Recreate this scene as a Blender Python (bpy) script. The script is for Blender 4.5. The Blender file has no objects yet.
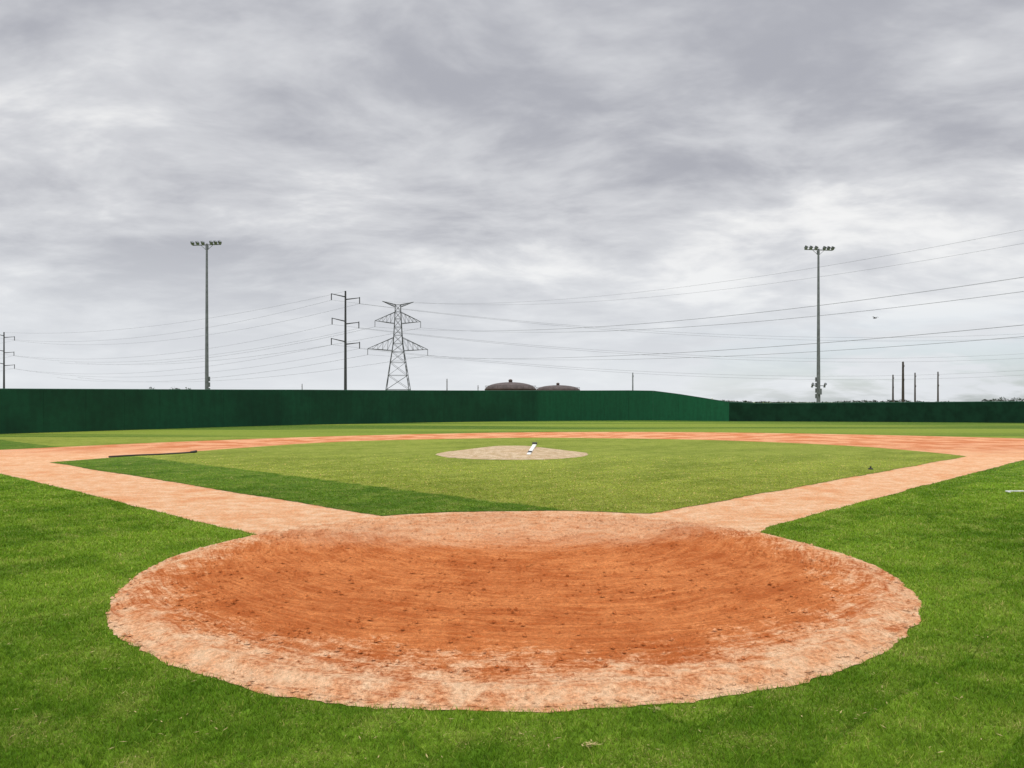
import bpy, math, random
import numpy as np
from mathutils import Vector, noise as mnoise
random.seed(4); rng=np.random.default_rng(7)
S=bpy.context.scene
def link(o):
    S.collection.objects.link(o); return o

# ---------------------------------------------------------------- node helper
class NT:
    def __init__(s,nt): s.nt=nt; s.n=nt.nodes; s.l=nt.links
    def put(s,sock,v):
        if v is None: return
        if isinstance(v,bpy.types.NodeSocket): s.l.new(v,sock)
        else:
            if isinstance(v,tuple) and len(v)==3 and sock.type=='RGBA': v=(*v,1)
            sock.default_value=v
    def node(s,t,**k):
        nd=s.n.new(t)
        for a,b in k.items(): setattr(nd,a,b)
        return nd
    def m(s,op,a,b=None,c=None,clamp=False):
        nd=s.node('ShaderNodeMath',operation=op,use_clamp=clamp)
        s.put(nd.inputs[0],a); s.put(nd.inputs[1],b)
        if c is not None: s.put(nd.inputs[2],c)
        return nd.outputs[0]
    def mix(s,f,a,b,mode='MIX'):
        nd=s.node('ShaderNodeMix',data_type='RGBA',blend_type=mode)
        s.put(nd.inputs[0],f); s.put(nd.inputs[6],a); s.put(nd.inputs[7],b)
        return nd.outputs[2]
    def ss(s,v,a,b,lo=0.0,hi=1.0):
        nd=s.node('ShaderNodeMapRange',interpolation_type='SMOOTHSTEP')
        s.put(nd.inputs[0],v); s.put(nd.inputs[1],a); s.put(nd.inputs[2],b); s.put(nd.inputs[3],lo); s.put(nd.inputs[4],hi)
        return nd.outputs[0]
    def noise(s,vec,scale,detail=3,rough=.5,dist=0.0):
        nd=s.node('ShaderNodeTexNoise')
        s.put(nd.inputs['Vector'],vec); s.put(nd.inputs['Scale'],scale); s.put(nd.inputs['Detail'],detail)
        s.put(nd.inputs['Roughness'],rough); s.put(nd.inputs['Distortion'],dist)
        return nd.outputs[0]
    def sep(s,v):
        nd=s.node('ShaderNodeSeparateXYZ'); s.put(nd.inputs[0],v); return nd.outputs
    def comb(s,x,y,z=0.0):
        nd=s.node('ShaderNodeCombineXYZ'); s.put(nd.inputs[0],x); s.put(nd.inputs[1],y); s.put(nd.inputs[2],z); return nd.outputs[0]
    def mapping(s,v,loc=(0,0,0),rot=(0,0,0),sc=(1,1,1)):
        nd=s.node('ShaderNodeMapping'); s.put(nd.inputs[0],v)
        nd.inputs[1].default_value=loc; nd.inputs[2].default_value=rot; nd.inputs[3].default_value=sc
        return nd.outputs[0]
def newmat(name,rough=.9,spec=.2):
    mt=bpy.data.materials.new(name); mt.use_nodes=True
    t=NT(mt.node_tree); b=t.n['Principled BSDF']
    b.inputs['Roughness'].default_value=rough
    b.inputs['Specular IOR Level'].default_value=spec
    obj=t.node('ShaderNodeTexCoord').outputs['Object']
    return mt,t,b,obj
def simple(name,col,rough=.6,metal=0,var=.25,scale=3.0,spec=.3):
    mt,t,b,obj=newmat(name,rough,spec)
    n=t.noise(obj,scale,4,.6)
    f=t.ss(n,.3,.7,1-var,1+var)
    c=t.mix(1.0,col,t.comb(f,f,f),'MULTIPLY')
    t.put(b.inputs['Base Color'],c); b.inputs['Metallic'].default_value=metal
    return mt
def bump(t,b,h,dist,strength=1.0):
    nd=t.node('ShaderNodeBump'); nd.inputs['Strength'].default_value=strength; nd.inputs['Distance'].default_value=dist
    t.put(nd.inputs['Height'],h); t.l.new(nd.outputs[0],b.inputs['Normal'])

# ---------------------------------------------------------------- camera
EYE=1.8
cam=bpy.data.cameras.new('camera'); co=link(bpy.data.objects.new('camera',cam))
cam.sensor_width=36; cam.lens=755/1024*36; cam.shift_y=18/1024; cam.clip_end=6000; cam.clip_start=.05
co.location=(0,0,EYE); co.rotation_euler=(math.radians(90),0,0)
S.camera=co
S.view_settings.view_transform='Standard'; S.view_settings.look='None'; S.view_settings.exposure=0

# ---------------------------------------------------------------- world + sun
SUN_EL,SUN_AZ=math.radians(56),math.radians(200)
w=bpy.data.worlds.new('World'); S.world=w; w.use_nodes=True
t=NT(w.node_tree); bg=t.n['Background']
sky=t.node('ShaderNodeTexSky',sky_type='NISHITA'); sky.sun_disc=False; sky.sun_elevation=SUN_EL; sky.sun_rotation=SUN_AZ
blue=t.mix(1.0,sky.outputs[0],(.086,.096,.108),'MULTIPLY')
g=t.node('ShaderNodeTexCoord').outputs['Generated']
x,y,z=t.sep(g)[0:3]
zc=t.m('MAXIMUM',z,0.0)
den=t.m('ADD',zc,.22)
px=t.m('DIVIDE',x,den); py=t.m('DIVIDE',y,den)
pl=t.comb(px,py)
wn=t.node('ShaderNodeTexNoise'); t.put(wn.inputs['Vector'],pl); wn.inputs['Scale'].default_value=1.3; wn.inputs['Detail'].default_value=2
plw=t.mix(.35,pl,wn.outputs[1],'ADD')
pa=t.mapping(plw,(9.3,4.2,0),(0,0,math.radians(-24)),(.8,1.0,1))
big=t.noise(pa,.85,3,.5)
med=t.noise(t.mapping(plw,(7,2,1),(0,0,math.radians(-30)),(.85,1.15,1)),2.6,5,.55)
fine=t.noise(t.mapping(plw,(1,9,4),(0,0,math.radians(25)),(.8,1.2,1)),8.0,4,.6)
s=t.m('ADD',t.m('MULTIPLY',big,.46),t.m('ADD',t.m('MULTIPLY',med,.38),t.m('MULTIPLY',fine,.16)))
cloud=t.mix(t.ss(s,.38,.57),(.420,.430,.478),(.680,.690,.720))
cloud=t.mix(t.ss(s,.52,.63),cloud,(.90,.90,.90))
hz=t.ss(zc,.0,.26,1.0,0.0)
cloud=t.mix(t.m('MULTIPLY',hz,.80),cloud,(.82,.85,.88))
gap=t.m('MULTIPLY',t.m('MULTIPLY',t.ss(zc,.0,.13,1.0,0.0),t.ss(x,.05,.5)),t.ss(med,.40,.6))
cloud=t.mix(t.m('MULTIPLY',gap,.6),cloud,blue)
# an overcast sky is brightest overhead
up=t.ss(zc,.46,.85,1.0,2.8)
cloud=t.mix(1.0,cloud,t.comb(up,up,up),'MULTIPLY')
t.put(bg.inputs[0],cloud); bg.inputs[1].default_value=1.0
sl=bpy.data.lights.new('sun','SUN'); sl.energy=1.5; sl.angle=math.radians(20); sl.color=(1,.95,.88)
so=link(bpy.data.objects.new('sun',sl))
d=Vector((math.sin(SUN_AZ)*math.cos(SUN_EL),math.cos(SUN_AZ)*math.cos(SUN_EL),math.sin(SUN_EL)))
so.rotation_euler=d.to_track_quat('Z','Y').to_euler(); so.location=(0,-20,40)

# ---------------------------------------------------------------- plan of the field (metres)
HC=(0.0,8.3); HR=3.95
def arc(c,r,a0,a1,n):
    return [(c[0]+r*math.cos(math.radians(a0+(a1-a0)*i/(n-1))),c[1]+r*math.sin(math.radians(a0+(a1-a0)*i/(n-1)))) for i in range(n)]
def catmull(P,n=8):
    out=[]
    for i in range(len(P)-1):
        p0=P[max(i-1,0)];p1=P[i];p2=P[i+1];p3=P[min(i+2,len(P)-1)]
        for k in range(n):
            u=k/n
            out.append(tuple(.5*((2*p1[j])+(-p0[j]+p2[j])*u+(2*p0[j]-5*p1[j]+4*p2[j]-p3[j])*u*u+(-p0[j]+3*p1[j]-3*p2[j]+p3[j])*u**3) for j in (0,1)))
    out.append(P[-1]); return out
def rough(P,amp,seed=0):
    out=[];n=len(P)
    for i in range(n):
        a=Vector(P[i]);b=Vector(P[(i+1)%n]);L=(b-a).length
        if L<1e-6: continue
        step=.04 if min(a.y,b.y)<22 else .2
        k=max(1,int(L/step)); nr=Vector((-(b-a).y,(b-a).x))/L
        for j in range(k):
            p=a+(b-a)*j/k
            q=Vector((p.x,p.y,seed))
            dd=amp*(mnoise.noise(q*.6)*1.8+mnoise.noise(q*3)*.8+mnoise.noise(q*15)*.6)
            p=p+nr*dd; out.append((p.x,p.y))
    return out
outer=[(-22.5,22.5),(-20.5,20.8),(-17.5,23.2),(-13,19.1),(-4.2,10.9),(-3.45,10.22)]+arc(HC,HR,151,390,90)+[(3.40,10.42),(3.62,10.80),(16.2,23.8),(18,25.7),(23,23),(27,26),(27,33)]
outer+=catmull([(25.2,37.2),(20.8,40.6),(14.4,43.8),(7.7,45.3),(.5,44.6),(-4.6,42.5),(-9.5,39.4),(-14.4,34.8),(-19.2,28.3),(-22.5,22.5)],8)[:-1]
outer=rough(outer,.045,1)
inner=[(-13.7,22.4),(-2.05,11.85)]+[(-1.6,12.1),(-1,12.3),(0,12.42),(1,12.4),(1.7,12.25),(2.25,12.13)]+[(15.0,24.9)]
inner+=catmull([(15.0,24.9),(14.7,28),(13.2,31.7),(8.9,35.8),(2.4,37.75),(-1.58,37.2),(-7.74,34),(-11.6,27.2),(-13.7,22.4)],8)[1:-1]
inner=rough(inner,.045,5)
MC=(0,25.95); MR=2.6

# ---------------------------------------------------------------- grass colour (shared)
def grass_color(t,obj,lite=False):
    X,Y=t.sep(obj)[0:2]
    flat=t.comb(X,Y)
    n1=t.noise(flat,.35,2 if lite else 3,.6); n2=t.noise(flat,2.3,3 if lite else 4,.65)
    n3=n4=None
    if not lite: n3=t.noise(flat,14,3,.7); n4=t.noise(flat,60,1,.6)
    br=t.node('ShaderNodeTexBrick'); br.offset=.5
    wob=t.node('ShaderNodeTexNoise'); t.put(wob.inputs['Vector'],flat); wob.inputs['Scale'].default_value=.5; wob.inputs['Detail'].default_value=1
    t.put(br.inputs['Vector'],t.mapping(t.mix(.5,flat,wob.outputs[1],'ADD'),rot=(0,0,math.radians(-42))))
    t.put(br.inputs['Color1'],(.25,.25,.25)); t.put(br.inputs['Color2'],(.80,.80,.80)); t.put(br.inputs['Mortar'],(.05,.05,.05))
    for k,v in (('Scale',1.0),('Mortar Size',.022),('Mortar Smooth',1.0),('Bias',0.0),('Brick Width',2.6),('Row Height',.62)): br.inputs[k].default_value=v
    sod=t.sep(br.outputs[0])[0]
    u=t.m('ADD',t.m('MULTIPLY',t.m('ADD',X,2.0),.68),t.m('MULTIPLY',t.m('ADD',Y,-11.9),.73))
    v=t.m('ADD',t.m('MULTIPLY',t.m('ADD',X,-2.25),-.713),t.m('MULTIPLY',t.m('ADD',Y,-12.13),.70))
    infield=t.m('MULTIPLY',t.m('MULTIPLY',t.ss(u,-.5,-.3),t.ss(v,-.5,-.3)),t.ss(Y,38.5,39.5,1,0))
    band=t.ss(t.m('ADD',u,t.m('MULTIPLY',n2,.5)),2.55,2.75)
    k=t.m('ADD',t.m('MULTIPLY',n1,.42),t.m('ADD',t.m('MULTIPLY',n2,.38),t.m('MULTIPLY',sod,.20)))
    kk=t.ss(k,.35,.62)
    out=t.mix(kk,(.064,.140,.008),(.155,.258,.022))
    inf=t.mix(kk,(.150,.195,.024),(.235,.280,.042))
    infd=t.mix(kk,(.055,.120,.009),(.100,.178,.016))
    inf=t.mix(band,infd,inf)
    col=t.mix(infield,out,inf)
    if not lite:
        of=t.m('ADD',Y,t.m('MULTIPLY',X,.09))
        wv=t.noise(t.comb(t.m('MULTIPLY',X,.02),t.m('MULTIPLY',of,.16)),1.0,2,.5)
        ofc=t.mix(t.ss(wv,.42,.58),(.070,.135,.014),(.18,.24,.03))
        col=t.mix(t.m('MULTIPLY',t.ss(Y,30,37),t.m('SUBTRACT',1.0,infield)),col,ofc)
        g3=t.ss(n3,.3,.72,.62,1.32); col=t.mix(1.0,col,t.comb(g3,g3,g3),'MULTIPLY')
        yl=t.m('MULTIPLY',t.ss(n4,.54,.68),t.ss(n2,.44,.60))
        col=t.mix(t.m('MULTIPLY',yl,.85),col,(.38,.32,.12))
    else:
        # thatchier patches
        col=t.mix(t.m('MULTIPLY',t.ss(n2,.52,.70),.35),col,(.24,.24,.07))
    return col,n3,n4
mg,t,b,obj=newmat('grass',.95,.08)
col,n3,n4=grass_color(t,obj); t.put(b.inputs['Base Color'],col)
hh=t.noise(obj,55,3,.7); bump(t,b,t.m('ADD',hh,t.m('MULTIPLY',n3,.7)),.03,.8)
# blades
mb=bpy.data.materials.new('grass_blades'); mb.use_nodes=True; t=NT(mb.node_tree)
obj=t.node('ShaderNodeTexCoord').outputs['Object']; col,_,_=grass_color(t,obj,True)
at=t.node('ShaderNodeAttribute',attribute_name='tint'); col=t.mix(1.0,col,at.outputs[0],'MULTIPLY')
dif=t.node('ShaderNodeBsdfDiffuse'); tr=t.node('ShaderNodeBsdfTranslucent'); t.put(dif.inputs[0],col); t.put(tr.inputs[0],col)
ms=t.node('ShaderNodeMixShader'); ms.inputs[0].default_value=.4; t.l.new(dif.outputs[0],ms.inputs[1]); t.l.new(tr.outputs[0],ms.inputs[2])
t.l.new(ms.outputs[0],t.n['Material Output'].inputs[0])

# ---------------------------------------------------------------- dirt
def dirt_mat(name,mound=False):
    mt,t,b,obj=newmat(name,.97,.05)
    X,Y=t.sep(obj)[0:2]; flat=t.comb(X,Y)
    dx=t.m('SUBTRACT',X,HC[0]); dy=t.m('SUBTRACT',Y,HC[1])
    r=t.m('SQRT',t.m('ADD',t.m('MULTIPLY',dx,dx),t.m('MULTIPLY',dy,dy)))
    n1=t.noise(flat,.7,3,.6); n2=t.noise(flat,4,4,.7); n3=t.noise(flat,26,4,.75); n4=t.noise(flat,110,2,.7)
    if mound:
        c=t.mix(t.ss(n2,.35,.65),(.64,.45,.26),(.84,.66,.45))
        c=t.mix(t.m('MULTIPLY',t.ss(n1,.5,.7),.35),c,(.68,.42,.22))
        st2=n3
    else:
        ex=t.m('SUBTRACT',X,.3); ey=t.m('SUBTRACT',Y,11.0); er=t.m('SQRT',t.m('ADD',t.m('MULTIPLY',ex,ex),t.m('MULTIPLY',t.m('MULTIPLY',ey,ey),.70)))
        th=t.m('ARCTAN2',ex,t.m('MULTIPLY',ey,-1.0))
        wob=t.m('MULTIPLY',t.noise(flat,.6,2,.5),.55)
        erw=t.m('ADD',er,wob)
        st=t.noise(t.comb(t.m('MULTIPLY',erw,7.0),t.m('MULTIPLY',th,1.3)),1.0,4,.72)
        st2=t.noise(t.comb(t.m('MULTIPLY',erw,26.0),t.m('MULTIPLY',th,5),3.0),1.0,3,.65)
        incirc=t.ss(r,3.9,4.3,1,0)
        k=t.m('ADD',t.m('MULTIPLY',st,.18),t.m('ADD',t.m('MULTIPLY',st2,.30),t.m('ADD',t.m('MULTIPLY',n2,.25),t.m('MULTIPLY',n1,.27))))
        red=t.mix(t.ss(k,.40,.61),(.52,.135,.035),(.83,.300,.100))
        tan=t.mix(t.ss(n2,.3,.7),(.84,.41,.20),(.95,.64,.40))
        e=t.m('ADD',r,t.m('ADD',t.m('MULTIPLY',t.m('SUBTRACT',n1,.5),1.4),t.m('ADD',t.m('MULTIPLY',t.m('SUBTRACT',st2,.5),1.6),t.m('MULTIPLY',t.m('SUBTRACT',n2,.5),1.8))))
        e=t.m('ADD',e,t.m('MULTIPLY',t.m('SUBTRACT',n3,.5),1.6))
        e=t.m('ADD',e,t.ss(Y,5.2,7.0,.15,-.20))
        rim=t.ss(e,3.05,4.05)
        ax=t.m('MAXIMUM',t.m('SUBTRACT',t.m('ABSOLUTE',t.m('ADD',X,.3)),1.9),0.0)
        ty=t.m('SUBTRACT',t.m('ADD',t.m('ADD',Y,t.m('MULTIPLY',t.m('SUBTRACT',st,.5),1.6)),t.m('MULTIPLY',t.m('SUBTRACT',n1,.5),2.0)),t.m('MULTIPLY',ax,.70))
        top=t.ss(ty,8.8,10.4)
        fl=t.m('MAXIMUM',t.m('MULTIPLY',rim,.95),t.m('MULTIPLY',top,.66))
        c_in=t.mix(fl,red,tan)
        pth=t.noise(t.comb(t.m('ABSOLUTE',X),Y),.9,4,.7)
        c_out=t.mix(t.m('MULTIPLY',t.ss(pth,.46,.68),.75),tan,(.82,.34,.14))
        c=t.mix(incirc,c_out,c_in)
        back=t.ss(t.m('ADD',Y,t.m('MULTIPLY',n1,3.0)),25,32)
        c=t.mix(back,c,t.mix(t.ss(n1,.4,.6),(.66,.235,.10),(.82,.41,.22)))
    g=t.ss(n3,.28,.75,.72,1.15); c=t.mix(1.0,c,t.comb(g,g,g),'MULTIPLY')
    g=t.ss(n4,.3,.7,.80,1.13); c=t.mix(1.0,c,t.comb(g,g,g),'MULTIPLY')
    t.put(b.inputs['Base Color'],c)
    h=t.m('ADD',t.m('MULTIPLY',n3,1.0),t.m('ADD',t.m('MULTIPLY',n4,.35),t.m('ADD',t.m('MULTIPLY',n2,.7),t.m('MULTIPLY',st2,.8))))
    bump(t,b,h,.045,1.0)
    return mt
md=dirt_mat('infield_clay'); mm=dirt_mat('mound_clay',True)

def poly_obj(name,pts,zz,mat):
    me=bpy.data.meshes.new(name); me.from_pydata([(p[0],p[1],zz) for p in pts],[],[list(range(len(pts)))]); me.materials.append(mat)
    me.update(); o=link(bpy.data.objects.new(name,me)); 
    if me.polygons[0].normal.z<0: me.flip_normals()
    return o
L=2500
lawn=poly_obj('lawn',[(-L,-60),(L,-60),(L,4500),(-L,4500)],0,mg)
dirt=poly_obj('infield_dirt',outer,.005,md)
infg=poly_obj('infield_grass',inner,.012,mg)

# home-plate circle: real relief (drag grooves, lumps, a low lip round the edge)
NRr,NAa=180,700
vs=[];fs=[]
for i in range(NRr+1):
    rr=(HR-.09)*(i/NRr)**.85
    for j in range(NAa):
        a=2*math.pi*j/NAa; X=HC[0]+rr*math.cos(a); Y=HC[1]+rr*math.sin(a)
        er=math.hypot(X-.3,(Y-11.0)*.84)+.25*mnoise.noise(Vector((X*.6,Y*.6,2)))
        th=math.atan2(X-.3,11.0-Y)
        gr=mnoise.noise(Vector((er*15,th*2.0,0)))*.010*(.4+.9*abs(mnoise.noise(Vector((X*.5,Y*.5,9)))))
        lump=mnoise.noise(Vector((X*3,Y*3,1)))*.006+mnoise.noise(Vector((X*11,Y*11,4)))*.008+max(0,mnoise.noise(Vector((X*24,Y*24,6)))-.15)*.026
        lip=.020*math.exp(-((rr-3.66)/.13)**2)*(1 if Y<10 else 0)
        lx=(X-2.1)*.79+(Y-9.0)*.61; ly=-(X-2.1)*.61+(Y-9.0)*.79
        ridge=.035*math.exp(-(ly/.14)**2)*(1 if 0<lx<1.6 else math.exp(-((lx if lx<0 else lx-1.6)/.25)**2))
        ed=min(1,(HR-.09-rr)/.18)
        topf=max(0,min(1,(12.1-Y)/.9))
        vs.append((X,Y,.007+ed*topf*max(.0,.020+gr+lump+lip+ridge)))
for i in range(NRr):
    for j in range(NAa):
        fs.append((i*NAa+j,(i+1)*NAa+j,(i+1)*NAa+(j+1)%NAa,i*NAa+(j+1)%NAa))
me=bpy.data.meshes.new('home_plate_clay'); me.from_pydata(vs,[],fs); me.materials.append(md)
me.polygons.foreach_set('use_smooth',[True]*len(fs))
o=link(bpy.data.objects.new('home_plate_clay',me)); o.parent=dirt

# pitcher's mound
vs=[];fs=[];NR,NA=16,96
for i in range(NR+1):
    for j in range(NA):
        a=2*math.pi*j/NA; rr=i/NR
        R=MR*(1+.05*mnoise.noise(Vector((math.cos(a)*2,math.sin(a)*2,3)))+.035*mnoise.noise(Vector((math.cos(a)*9,math.sin(a)*9,8))))
        q=rr*R; h=.245*(1-max(0,min(1,(q-.75)/(MR-.75)))**1.0)
        h+=.012*mnoise.noise(Vector((q*math.cos(a)*2,q*math.sin(a)*2,1)))*(1-rr)
        vs.append((MC[0]+q*math.cos(a),MC[1]+q*math.sin(a),.016+max(h,0)))
for i in range(NR):
    for j in range(NA):
        fs.append((i*NA+j,(i+1)*NA+j,(i+1)*NA+(j+1)%NA,i*NA+(j+1)%NA))
me=bpy.data.meshes.new('pitchers_mound'); me.from_pydata(vs,[],fs); me.materials.append(mm)
for p in me.polygons: p.use_smooth=True
link(bpy.data.objects.new('pitchers_mound',me))

# ---------------------------------------------------------------- blades
def inpoly(px,py,P):
    P=np.array(P); x0,y0=P[:,0],P[:,1]; x1,y1=np.roll(x0,-1),np.roll(y0,-1)
    r=np.zeros(len(px),bool)
    for a,b_,c,d_ in zip(x0,y0,x1,y1):
        if b_==d_: continue
        idx=np.nonzero((b_>py)!=(d_>py))[0]
        if not len(idx): continue
        xx=a+(py[idx]-b_)/(d_-b_)*(c-a)
        r[idx]^= px[idx]<xx
    return r
N=800000
dd=2.6*(26/2.6)**rng.random(N)
ww=(rng.random(N)*2-1)*(dd*.80+1.2)
fade=rng.random(N)<np.clip((27-dd)/12,0,1)
ww=ww[fade];dd=dd[fade]
mo=inpoly(ww,dd,outer[::2]); mi=inpoly(ww,dd,inner[::2])
keep=(~mo)|(mi&(((ww-MC[0])**2+(dd-MC[1])**2)>MR*MR*1.05))
ww=ww[keep];dd=dd[keep];inn=mi[keep];n=len(ww)
ang=rng.random(n)*2*np.pi; wid=.0044*np.maximum(dd/4,.8)*(.6+.8*rng.random(n)); hgt=(.014+.026*rng.random(n))*np.where(inn,.6,1)*np.clip(1.3-dd/40,.6,1)
lean=rng.normal(0,.018,(n,2))
cx,sx=np.cos(ang)*wid/2,np.sin(ang)*wid/2; base=np.where(inn,.012,0)
V=np.empty((n,3,3),np.float32)
V[:,0]=np.stack([ww-cx,dd-sx,base],1);V[:,1]=np.stack([ww+cx,dd+sx,base],1);V[:,2]=np.stack([ww+lean[:,0],dd+lean[:,1],base+hgt],1)
me=bpy.data.meshes.new('grass_blades'); me.vertices.add(n*3); me.vertices.foreach_set('co',V.ravel())
me.loops.add(n*3); me.loops.foreach_set('vertex_index',np.arange(n*3,dtype=np.int32))
me.polygons.add(n); me.polygons.foreach_set('loop_start',np.arange(0,n*3,3,dtype=np.int32))
me.update(); 
at=me.color_attributes.new('tint','FLOAT_COLOR','POINT')
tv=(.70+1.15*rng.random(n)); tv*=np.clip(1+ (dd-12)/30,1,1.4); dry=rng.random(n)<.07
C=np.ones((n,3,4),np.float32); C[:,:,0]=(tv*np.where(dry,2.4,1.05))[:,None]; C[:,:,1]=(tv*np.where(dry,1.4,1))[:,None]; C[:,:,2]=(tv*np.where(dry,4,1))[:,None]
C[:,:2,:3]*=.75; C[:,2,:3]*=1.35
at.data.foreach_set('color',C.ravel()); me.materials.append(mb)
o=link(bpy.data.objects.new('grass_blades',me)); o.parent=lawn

# ---------------------------------------------------------------- clods of clay
n=18000
a=rng.random(n)*2*np.pi; rr=HR*np.sqrt(rng.random(n))*.995
m=(rng.random(n)<.45)|(rr>2.9); a=a[m];rr=rr[m];n=len(a)
cxs=HC[0]+rr*np.cos(a); cys=HC[1]+rr*np.sin(a); sz=.004+.022*rng.random(n)**5.0
oc=np.array([(1,0,0),(0,1,0),(-1,0,0),(0,-1,0),(0,0,.8),(0,0,-.5)])
V=oc[None]*(1+.5*(rng.random((n,6,1))-.5))*sz[:,None,None]
V[:,:,0]+=cxs[:,None];V[:,:,1]+=cys[:,None];V[:,:,2]+=(.008+.020*np.clip((HR-.09-rr)/.18,0,1)*np.clip((12.1-cys)/.9,0,1)+sz*.3)[:,None]
F=np.array([(0,1,4),(1,2,4),(2,3,4),(3,0,4)])
Fa=(F[None]+np.arange(n)[:,None,None]*6).reshape(-1,3)
me=bpy.data.meshes.new('clay_clods'); me.from_pydata(V.reshape(-1,3).tolist(),[],Fa.tolist()); me.materials.append(md)
o=link(bpy.data.objects.new('clay_clods',me)); o.parent=dirt

# ---------------------------------------------------------------- mesh builder
class MB:
    def __init__(s): s.v=[];s.f=[];s.mi=[]
    def box(s,c,sz,mi=0,rz=0):
        k=len(s.v);cz,sn=math.cos(rz),math.sin(rz)
        for dx in(-.5,.5):
            for dy in(-.5,.5):
                for dz in(-.5,.5):
                    X,Y=dx*sz[0],dy*sz[1]; s.v.append((c[0]+X*cz-Y*sn,c[1]+X*sn+Y*cz,c[2]+dz*sz[2]))
        for f in((0,1,3,2),(4,6,7,5),(0,4,5,1),(2,3,7,6),(0,2,6,4),(1,5,7,3)): s.f.append([k+i for i in f]); s.mi.append(mi)
    def tube(s,p,q,r0,r1=None,n=4,mi=0,cap=True):
        r1=r0 if r1 is None else r1; p=Vector(p);q=Vector(q);dr=(q-p).normalized()
        up=Vector((0,0,1)) if abs(dr.z)<.95 else Vector((1,0,0)); a=dr.cross(up).normalized(); b=dr.cross(a); k=len(s.v)
        for c,r in((p,r0),(q,r1)):
            for i in range(n):
                th=2*math.pi*(i+.5)/n; s.v.append(tuple(c+a*r*math.cos(th)+b*r*math.sin(th)))
        for i in range(n): s.f.append([k+i,k+(i+1)%n,k+n+(i+1)%n,k+n+i]); s.mi.append(mi)
        if cap: s.f.append([k+i for i in range(n)][::-1]); s.f.append([k+n+i for i in range(n)]); s.mi+= [mi,mi]
    def revolve(s,c,prof,n=32,mi=0):
        k=len(s.v)
        for r,z in prof:
            for i in range(n): th=2*math.pi*i/n; s.v.append((c[0]+r*math.cos(th),c[1]+r*math.sin(th),c[2]+z))
        for j in range(len(prof)-1):
            for i in range(n): s.f.append([k+j*n+i,k+j*n+(i+1)%n,k+(j+1)*n+(i+1)%n,k+(j+1)*n+i]); s.mi.append(mi)
    def make(s,name,mats,loc=(0,0,0),rz=0,parent=None,scale=1.0):
        me=bpy.data.meshes.new(name); me.from_pydata(s.v,[],s.f)
        for m_ in mats: me.materials.append(m_)
        me.polygons.foreach_set('material_index',s.mi)
        me.update(); o=link(bpy.data.objects.new(name,me)); o.location=loc; o.rotation_euler=(0,0,rz); o.scale=(scale,)*3
        if parent: o.parent=parent
        return o
galv=simple('galvanised_steel',(.15,.16,.17),.55,.3,.2)
dark=simple('weathered_steel',(.05,.05,.055),.7,.2,.3)
cable=simple('aluminium_cable',(.15,.155,.165),.6,.2,.1)
wood=simple('pole_timber',(.06,.048,.04),.85)
white=simple('white_plastic',(.70,.70,.68),.5,0,.1)
black=simple('black_rubber',(.035,.033,.03),.6)
lens=simple('lamp_glass',(.25,.26,.28),.2)

# ---------------------------------------------------------------- outfield wall
mw,t,b,obj=newmat('green_padding',.6,.2)
X,Y,Z=t.sep(obj)[0:3]
n1=t.noise(obj,.25,4,.6); n2=t.noise(obj,3,5,.7); n3=t.noise(t.comb(t.m('MULTIPLY',X,3.0),Y,t.m('MULTIPLY',Z,.3)),1.5,4,.6)
c=t.mix(t.ss(n1,.35,.65),(.0022,.034,.015),(.004,.050,.022))
c=t.mix(t.ss(X,2,3),c,t.mix(t.ss(X,9,21),(.004,.060,.025),(.006,.084,.035)))
g=t.ss(t.m('ADD',t.m('MULTIPLY',n2,.5),t.m('MULTIPLY',n3,.5)),.35,.65,.85,1.15); c=t.mix(1.0,c,t.comb(g,g,g),'MULTIPLY')
t.put(b.inputs['Base Color'],c)
mw2=simple('green_windscreen',(.006,.031,.016),.8,0,.25,1.2,.1)
mcap=simple('wall_cap',(.007,.058,.030),.5,0,.2)
path=catmull([(-62,8),(-45,22),(-28.8,42.5),(-16.6,59),(-1.1,69.9),(12.5,73.6),(21.5,70.5),(43.9,64.7),(62,52),(74,30)],40)
def along(P,step):
    out=[P[0]];acc=0
    for a_,b_ in zip(P,P[1:]):
        a_=Vector(a_);b_=Vector(b_);L_=(b_-a_).length; 
        while acc+L_>=step:
            tt=(step-acc)/L_; a_=a_+(b_-a_)*tt; L_=(b_-a_).length; acc=0; out.append((a_.x,a_.y))
        acc+=L_
    return out
pts=along(path,2.4)
WH=[(-62,2.45),(-28.8,2.49),(-16.6,2.70),(-1.1,2.80),(13.0,2.88),(14.5,2.80),(20.3,1.75),(23,1.62),(43.9,1.80),(80,1.8)]
def wall_h(X):
    for (a_,h0),(b_,h1) in zip(WH,WH[1:]):
        if a_<=X<=b_: return h0+(h1-h0)*(X-a_)/(b_-a_)
    return WH[0][1] if X<WH[0][0] else WH[-1][1]
wb=MB()
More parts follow.
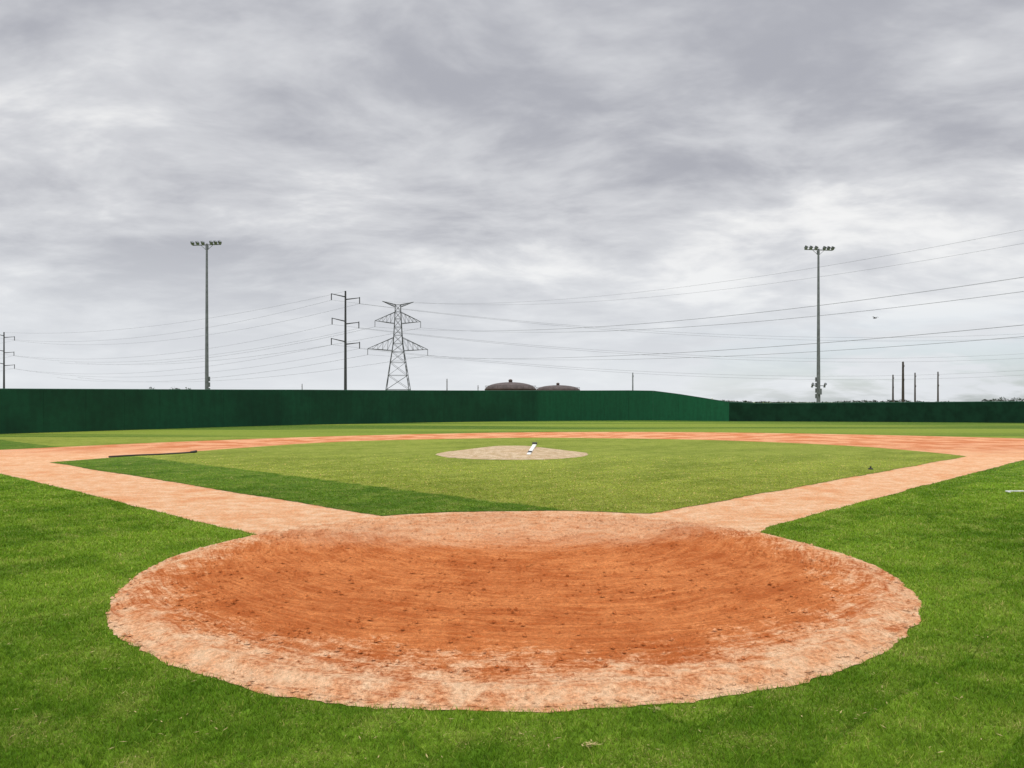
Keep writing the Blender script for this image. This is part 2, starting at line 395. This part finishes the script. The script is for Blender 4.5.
for i,(p,q) in enumerate(zip(pts,pts[1:])):
    p=Vector(p);q=Vector(q);dr=(q-p).normalized();nr=Vector((dr.y,-dr.x))
    p2=p+dr*.004;q2=q-dr*.004; th=.16
    h0,h1=wall_h(p.x),wall_h(q.x); mi=0 if p.x<20.3 else 1
    k=len(wb.v)
    for e,h in((p2,h0),(q2,h1)):
        for o_ in(0,th):
            for zz in(0,h): wb.v.append((e.x-nr.x*o_,e.y-nr.y*o_,zz))
    for f in((0,1,3,2),(4,6,7,5),(0,4,5,1),(2,3,7,6),(1,5,7,3)): wb.f.append([k+i_ for i_ in f]); wb.mi.append(mi)
    wb.tube((p.x-nr.x*.25,p.y-nr.y*.25,0),(p.x-nr.x*.25,p.y-nr.y*.25,h0-.02),.05,n=6,mi=3)
    wb.tube((p.x-nr.x*.08,p.y-nr.y*.08,h0+.03),(q.x-nr.x*.08,q.y-nr.y*.08,h1+.03),.045,n=6,mi=2)
wb.make('outfield_wall',[mw,mw2,mcap,galv])

# ---------------------------------------------------------------- floodlight poles
def floodlight(h,low=False,loc=(0,0,0),rz=0):
    b_=MB(); b_.tube((0,0,0),(0,0,h),.27,.13,12)
    b_.tube((0,0,0),(0,0,.5),.42,.38,12)
    zz=h-.15
    b_.tube((-2.0,0,zz),(2.0,0,zz),.065,n=6)
    for X_ in(-1.9,-1.2,-.45,.75,1.35,1.95):
        b_.tube((X_,0,zz),(X_,-.12,zz+.16),.035,n=5)
        b_.tube((X_,.12,zz+.30),(X_,-.2,zz+.16),.11,.24,10)
        b_.tube((X_,-.2,zz+.16),(X_,-.22,zz+.15),.22,.22,10,mi=1)
        b_.tube((X_,-.05,zz+.40),(X_,-.5,zz+.22),.17,.22,3)
    b_.box((0,.05,zz-.35),(.3,.25,.5))
    b_.tube((-.9,0,zz),(0,0,h-.9),.03,n=4); b_.tube((.9,0,zz),(0,0,h-.9),.03,n=4)
    for i in range(4): b_.box((.0,.33,2.6+i*.75),(.42,.28,.6),2)
    if low:
        b_.tube((-1,0,4.0),(1,0,4.0),.05,n=5)
        for X_ in(-.9,.9): b_.tube((X_,0,4.1),(X_,-.25,4.25),.12,.2,8); b_.box((X_,.05,3.85),(.2,.16,.2))
        b_.box((0,-.36,3.2),(.4,.3,.8),2)
    return b_.make('floodlight_pole',[galv,lens,galv],loc,rz)
floodlight(22.7,False,(-40.3,99.7,0),math.radians(-8))
floodlight(22.5,True,(41.4,102,0),math.radians(8))

# ---------------------------------------------------------------- lattice transmission tower
galv2=simple('tower_steel',(.075,.078,.085),.6,.2,.2)
TS=1.04
def lattice(loc,rz):
    b_=MB()
    lv=[(0,5.9),(7,4.9),(13,4.0),(18.5,3.2),(23,2.5),(26.5,2.0),(30,1.75),(33.5,1.55),(37,1.35),(40,1.2),(43,1.1)]
    cs=[(-1,-1),(1,-1),(1,1),(-1,1)]
    for (z0,w0),(z1,w1) in zip(lv,lv[1:]):
        for i in range(4):
            a0=cs[i];a1=cs[(i+1)%4]
            P=lambda c,w_,z_:(c[0]*w_,c[1]*w_,z_)
            b_.tube(P(a0,w0,z0),P(a0,w1,z1),.17)
            b_.tube(P(a0,w0,z0),P(a1,w1,z1),.085); b_.tube(P(a1,w0,z0),P(a0,w1,z1),.085)
            b_.tube(P(a0,w1,z1),P(a1,w1,z1),.09)
    def arm(L_,z0,z1,zt,wb_,wt,ins=True):
        for sx_ in(-1,1):
            tip=(sx_*L_,0,zt)
            for sy in(-1,1):
                b_.tube((sx_*wb_,sy*wb_,z0),tip,.13); b_.tube((sx_*wt,sy*wt,z1),tip,.13)
                m_=5
                for k in range(1,m_+1):
                    u0=(k-1)/m_;u1=k/m_
                    A=Vector((sx_*wb_,sy*wb_,z0)).lerp(Vector(tip),u1); B=Vector((sx_*wt,sy*wt,z1)).lerp(Vector(tip),u0)
                    C_=Vector((sx_*wb_,sy*wb_,z0)).lerp(Vector(tip),u0)
                    if k<m_: b_.tube(A,B,.06)
                    b_.tube(B,C_,.06)
            if ins: b_.tube(tip,(tip[0],0,tip[2]-2.6),.11,n=6,mi=1)
    arm(12.6,23.5,29,24.2,2.4,1.9)
    arm(9.6,35,39.8,36.0,1.5,1.25)
    arm(6.6,42.0,43.0,44.3,1.1,1.1,False)
    return b_.make('transmission_tower',[galv2,dark],loc,rz,None,TS)
TA=(-50.3,333,0);TB=(171,91,0);rA=math.radians(12);rB=math.radians(35)
lattice(TA,rA);lattice(TB,rB)
def tp(T,r,X_,z_,s_=TS): return Vector((T[0]+X_*s_*math.cos(r),T[1]+X_*s_*math.sin(r),z_*s_))

def monopole(loc,rz,h=31.8):
    b_=MB(); b_.tube((0,0,0),(0,0,h),.45,.24,10)
    for i,(z_,L_) in enumerate(((h-1.4,3.9),(h-8.0,3.7),(h-13.5,3.9))):
        for s_ in(-1,1):
            b_.tube((0,0,z_-.2 if s_<0 else z_-.9),(s_*L_,0,z_+(.7 if s_<0 else -.5)),.17,.09,6)
            b_.tube((s_*L_,0,z_+(.8 if s_<0 else -.3)),(s_*L_,0,z_-(1.0 if s_<0 else 2.1)),.13,n=8)
    return b_.make('power_pole',[dark],loc,rz)
PL=(-218,324,0);PM=(-45,204,0);PR=(232,262,0)
monopole(PL,math.radians(18));monopole(PM,math.radians(-5));monopole(PR,0)
# ---------------------------------------------------------------- wires
cu=bpy.data.curves.new('power_lines','CURVE'); cu.dimensions='3D'; cu.bevel_depth=.023; cu.bevel_resolution=0
def wire(p,q,sag,n=40):
    sp=cu.splines.new('POLY'); sp.points.add(n)
    for i in range(n+1):
        u=i/n; c_=p.lerp(q,u); sp.points[i].co=(c_.x,c_.y,c_.z-sag*4*u*(1-u),1)
for s_ in(-1,1):
    wire(tp(TA,rA,6.6*s_,44.3),tp(TB,rB,6.6*s_,44.3),11.5)
    for o_ in(-.25,.25):
        wire(tp(TA,rA,9.6*s_+o_,33.4),tp(TB,rB,9.6*s_+o_,33.4),10)
        wire(tp(TA,rA,12.6*s_+o_,21.6),tp(TB,rB,12.6*s_+o_,21.6),7)
        wire(tp(TA,rA,12.6*s_+o_,21.6),Vector((-330+8*s_+o_,560,20)),7)
        wire(tp(TA,rA,9.6*s_+o_,33.4),Vector((-330+6*s_+o_,560,31)),7)
    for z_ in(30.4,23.8,18.3):
        zz=z_+(-1 if s_<0 else -2.1)
        wire(tp(PM,math.radians(-5),3.8*s_,zz,1),tp(PL,math.radians(18),3.8*s_,zz,1),5.5)
        wire(tp(PM,math.radians(-5),3.8*s_,zz,1),tp(PR,0,3.8*s_,zz,1),7.5)
        wire(tp(PL,math.radians(18),3.8*s_,zz,1),Vector((-420,430+s_,zz)),5)
wire(Vector((PM[0],PM[1],31.7)),Vector((PL[0],PL[1],31.7)),4)
cu.materials.append(cable); link(bpy.data.objects.new('power_lines',cu))

# ---------------------------------------------------------------- timber utility poles
def upole(X_,Y_,h,r=.16,mat=wood):
    b_=MB(); b_.tube((0,0,0),(0,0,h),r*1.25,r*.8,10)
    b_.tube((0,0,h),(0,0,h+.15),r*.9,r*.2,10)
    b_.box((0,-r*1.1,h-1.2),(.5,.12,.12)); b_.tube((.2,-r*1.1,h-1.1),(.2,-r*1.1,h-.8),.05,n=6)
    b_.box((0,-r*1.2,h*.62),(.3,.2,.5))
    return b_.make('utility_pole',[mat],(X_,Y_,0),random.uniform(-.1,.1))
def put_pole(px_,top,d_,r,mat=wood): upole((px_)*d_,d_,top*d_+EYE,r,mat)
put_pole(-.0861,.0305,330,.22); put_pole(-.278,.0238,400,.22); put_pole(.160,.0385,240,.20,galv); put_pole(-.045,.022,330,.18)
put_pole(.5046,.0358,250,.26); put_pole(.5179,.0530,200,.30); put_pole(.5338,.0384,250,.24); put_pole(.5642,.0397,250,.24)
put_pole(.265,.0050,150,.2,white)

# ---------------------------------------------------------------- storage tanks
mtank=simple('tank_brown',(.060,.036,.030),.7,0,.3,.6); mroof=simple('tank_roof',(.080,.060,.056),.7,0,.3,.8)
def tank(loc,R,h,dome):
    b_=MB(); b_.revolve((0,0,0),[(R,0),(R,h),(R*1.02,h),(R*1.02,h+.25),(R,h+.25)],64,0)
    prof=[(R,h+.25)]+[(R*math.cos(a_)*.985,h+.25+dome*math.sin(a_)) for a_ in np.linspace(.15,math.pi/2-.06,9)]
    b_.revolve((0,0,0),prof,64,1)
    b_.revolve((0,0,0),[(.5,h+dome+.1),(.5,h+dome+.7),(.62,h+dome+.7),(.3,h+dome+1.0),(.02,h+dome+1.05)],16,0)
    for i in range(24):
        a_=2*math.pi*i/24; b_.box((R*1.01*math.cos(a_),R*1.01*math.sin(a_),h/2),(.12,.12,h),0,a_)
        c_,s_=math.cos(a_),math.sin(a_)
        b_.tube((R*c_,R*s_,h+.25),(R*c_,R*s_,h+1.1),.035,n=4)
        a2=2*math.pi*(i+1)/24; b_.tube((R*c_,R*s_,h+1.05),(R*math.cos(a2),R*math.sin(a2),h+1.05),.03,n=4)
    return b_.make('storage_tank',[mtank,mroof],loc)
tank((-.4,200,0),6.7,5.0,1.8); tank((14.6,240,0),6.9,5.4,1.5)

# ---------------------------------------------------------------- distant tree line
ml,t,b,obj=newmat('distant_foliage',.95,.05)
n_=t.noise(obj,.25,4,.7); t.put(b.inputs['Base Color'],t.mix(t.ss(n_,.35,.65),(.022,.034,.018),(.05,.065,.038)))
V=[];F=[]
def clump(X_,Y_,h,wd,nl=150):
    for _ in range(nl):
        th=random.uniform(0,6.283);u=random.random();zz=h*(.02+.95*u)
        rr_=wd*(.45+.55*math.sin(math.pi*min(.98,.15+.8*u)))*math.sqrt(random.random())
        c_=Vector((X_+rr_*math.cos(th),Y_+rr_*math.sin(th),zz)); k=len(V); s_=random.uniform(.5,1.1)
        for _k in range(3): V.append(tuple(c_+Vector((random.uniform(-1,1),random.uniform(-1,1),random.uniform(-1,1)))*s_))
        F.append((k,k+1,k+2))
X_=-520
while X_<700:
    Y_=560+30*math.sin(X_*.01)
    base=1.8+1.2*mnoise.noise(Vector((X_*.02,0,0)))
    if X_<-225 and X_>-262: base+=10.0
    if X_>345: base+=2.4
    if 258<X_<300: base+=.9
    clump(X_,Y_,max(1.4,base*random.uniform(.75,1.25)),random.uniform(2.5,4.5),110); X_+=random.uniform(2.5,5)
me=bpy.data.meshes.new('treeline'); me.from_pydata(V,[],F); me.materials.append(ml); link(bpy.data.objects.new('treeline',me))

# ---------------------------------------------------------------- small things on the field
b_=MB()
b_.box((0,0,.03),(.12,1.9,.04),0); b_.box((0,-.55,.056),(.13,.25,.010),1); b_.box((0,.9,.07),(.16,.12,.06),1)
o=b_.make('white_plank',[white,black],(.66,25.1,.20),0); o.rotation_euler=(math.radians(7),0,math.radians(-8))
b_=MB(); pts_=[Vector((-13.0+1.75*u,24.35+2.0*u+.12*math.sin(u*7),.035)) for u in np.linspace(0,1,16)]
for p,q in zip(pts_,pts_[1:]): b_.tube(p,q,.028,n=8)
b_.tube(pts_[-1],pts_[-1]+Vector((.15,.15,.03)),.045,.045,8)
b_.make('drain_hose',[black])
b_=MB(); b_.revolve((0,0,0),[(.06,0),(.06,.03),(.04,.04),(.02,.04),(.02,.07),(.03,.08),(.0,.09)],16); b_.make('sprinkler_head',[black],(9.5,20.0,0.012))
b_=MB(); b_.tube((0,0,.03),(.9,.05,.03),.012,n=8); b_.tube((0,0,.03),(0,-.12,.03),.016,n=8); b_.make('pvc_pipe',[white],(9.75,14.9,.01))
b_=MB(); b_.tube((-.0,-.45,0),(0,.1,0),.10,.14,8); b_.tube((0,.1,0),(0,.5,.0),.14,.03,8); b_.tube((0,-.45,0),(0,-.65,.02),.09,.02,8)
for s_ in(-1,1):
    k=len(b_.v); b_.v+=[(0,-.25,.06),(0,.15,.06),(s_*.7,.1,.32),(s_*.65,-.2,.32),(s_*1.35,-.15,.16)]
    b_.f+=[[k,k+1,k+2,k+3],[k+2,k+3,k+4]]; b_.mi+=[0,0]
b_.make('bird',[black],(86.5,180,21.8),math.radians(25))
V=[];F=[]
def litter(cx_,cy_,r_,n_):
    for _ in range(n_):
        c_=Vector((random.gauss(cx_,r_),random.gauss(cy_,r_*.7),random.uniform(.015,.03))); k=len(V); a_=random.uniform(0,6.28); l_=random.uniform(.008,.022)
        d_=Vector((math.cos(a_),math.sin(a_),random.uniform(-.3,.3)))*l_; e_=Vector((-math.sin(a_),math.cos(a_),0))*l_*.2
        V.extend([tuple(c_-d_),tuple(c_+e_),tuple(c_+d_),tuple(c_-e_)]); F.append((k,k+1,k+2,k+3))
litter(.40,3.93,.018,35); litter(.84,4.38,.025,15)
for _ in range(420): 
    d_=3.3*(12/3.3)**random.random(); X_=random.uniform(-.75,.75)*d_
    if math.hypot(X_-HC[0],d_-HC[1])>HR+.1: litter(X_,d_,.05,random.randint(1,3))
me=bpy.data.meshes.new('dry_clippings'); me.from_pydata(V,[],F); me.materials.append(simple('straw',(.36,.29,.12),.9)); o=link(bpy.data.objects.new('dry_clippings',me)); o.parent=lawn
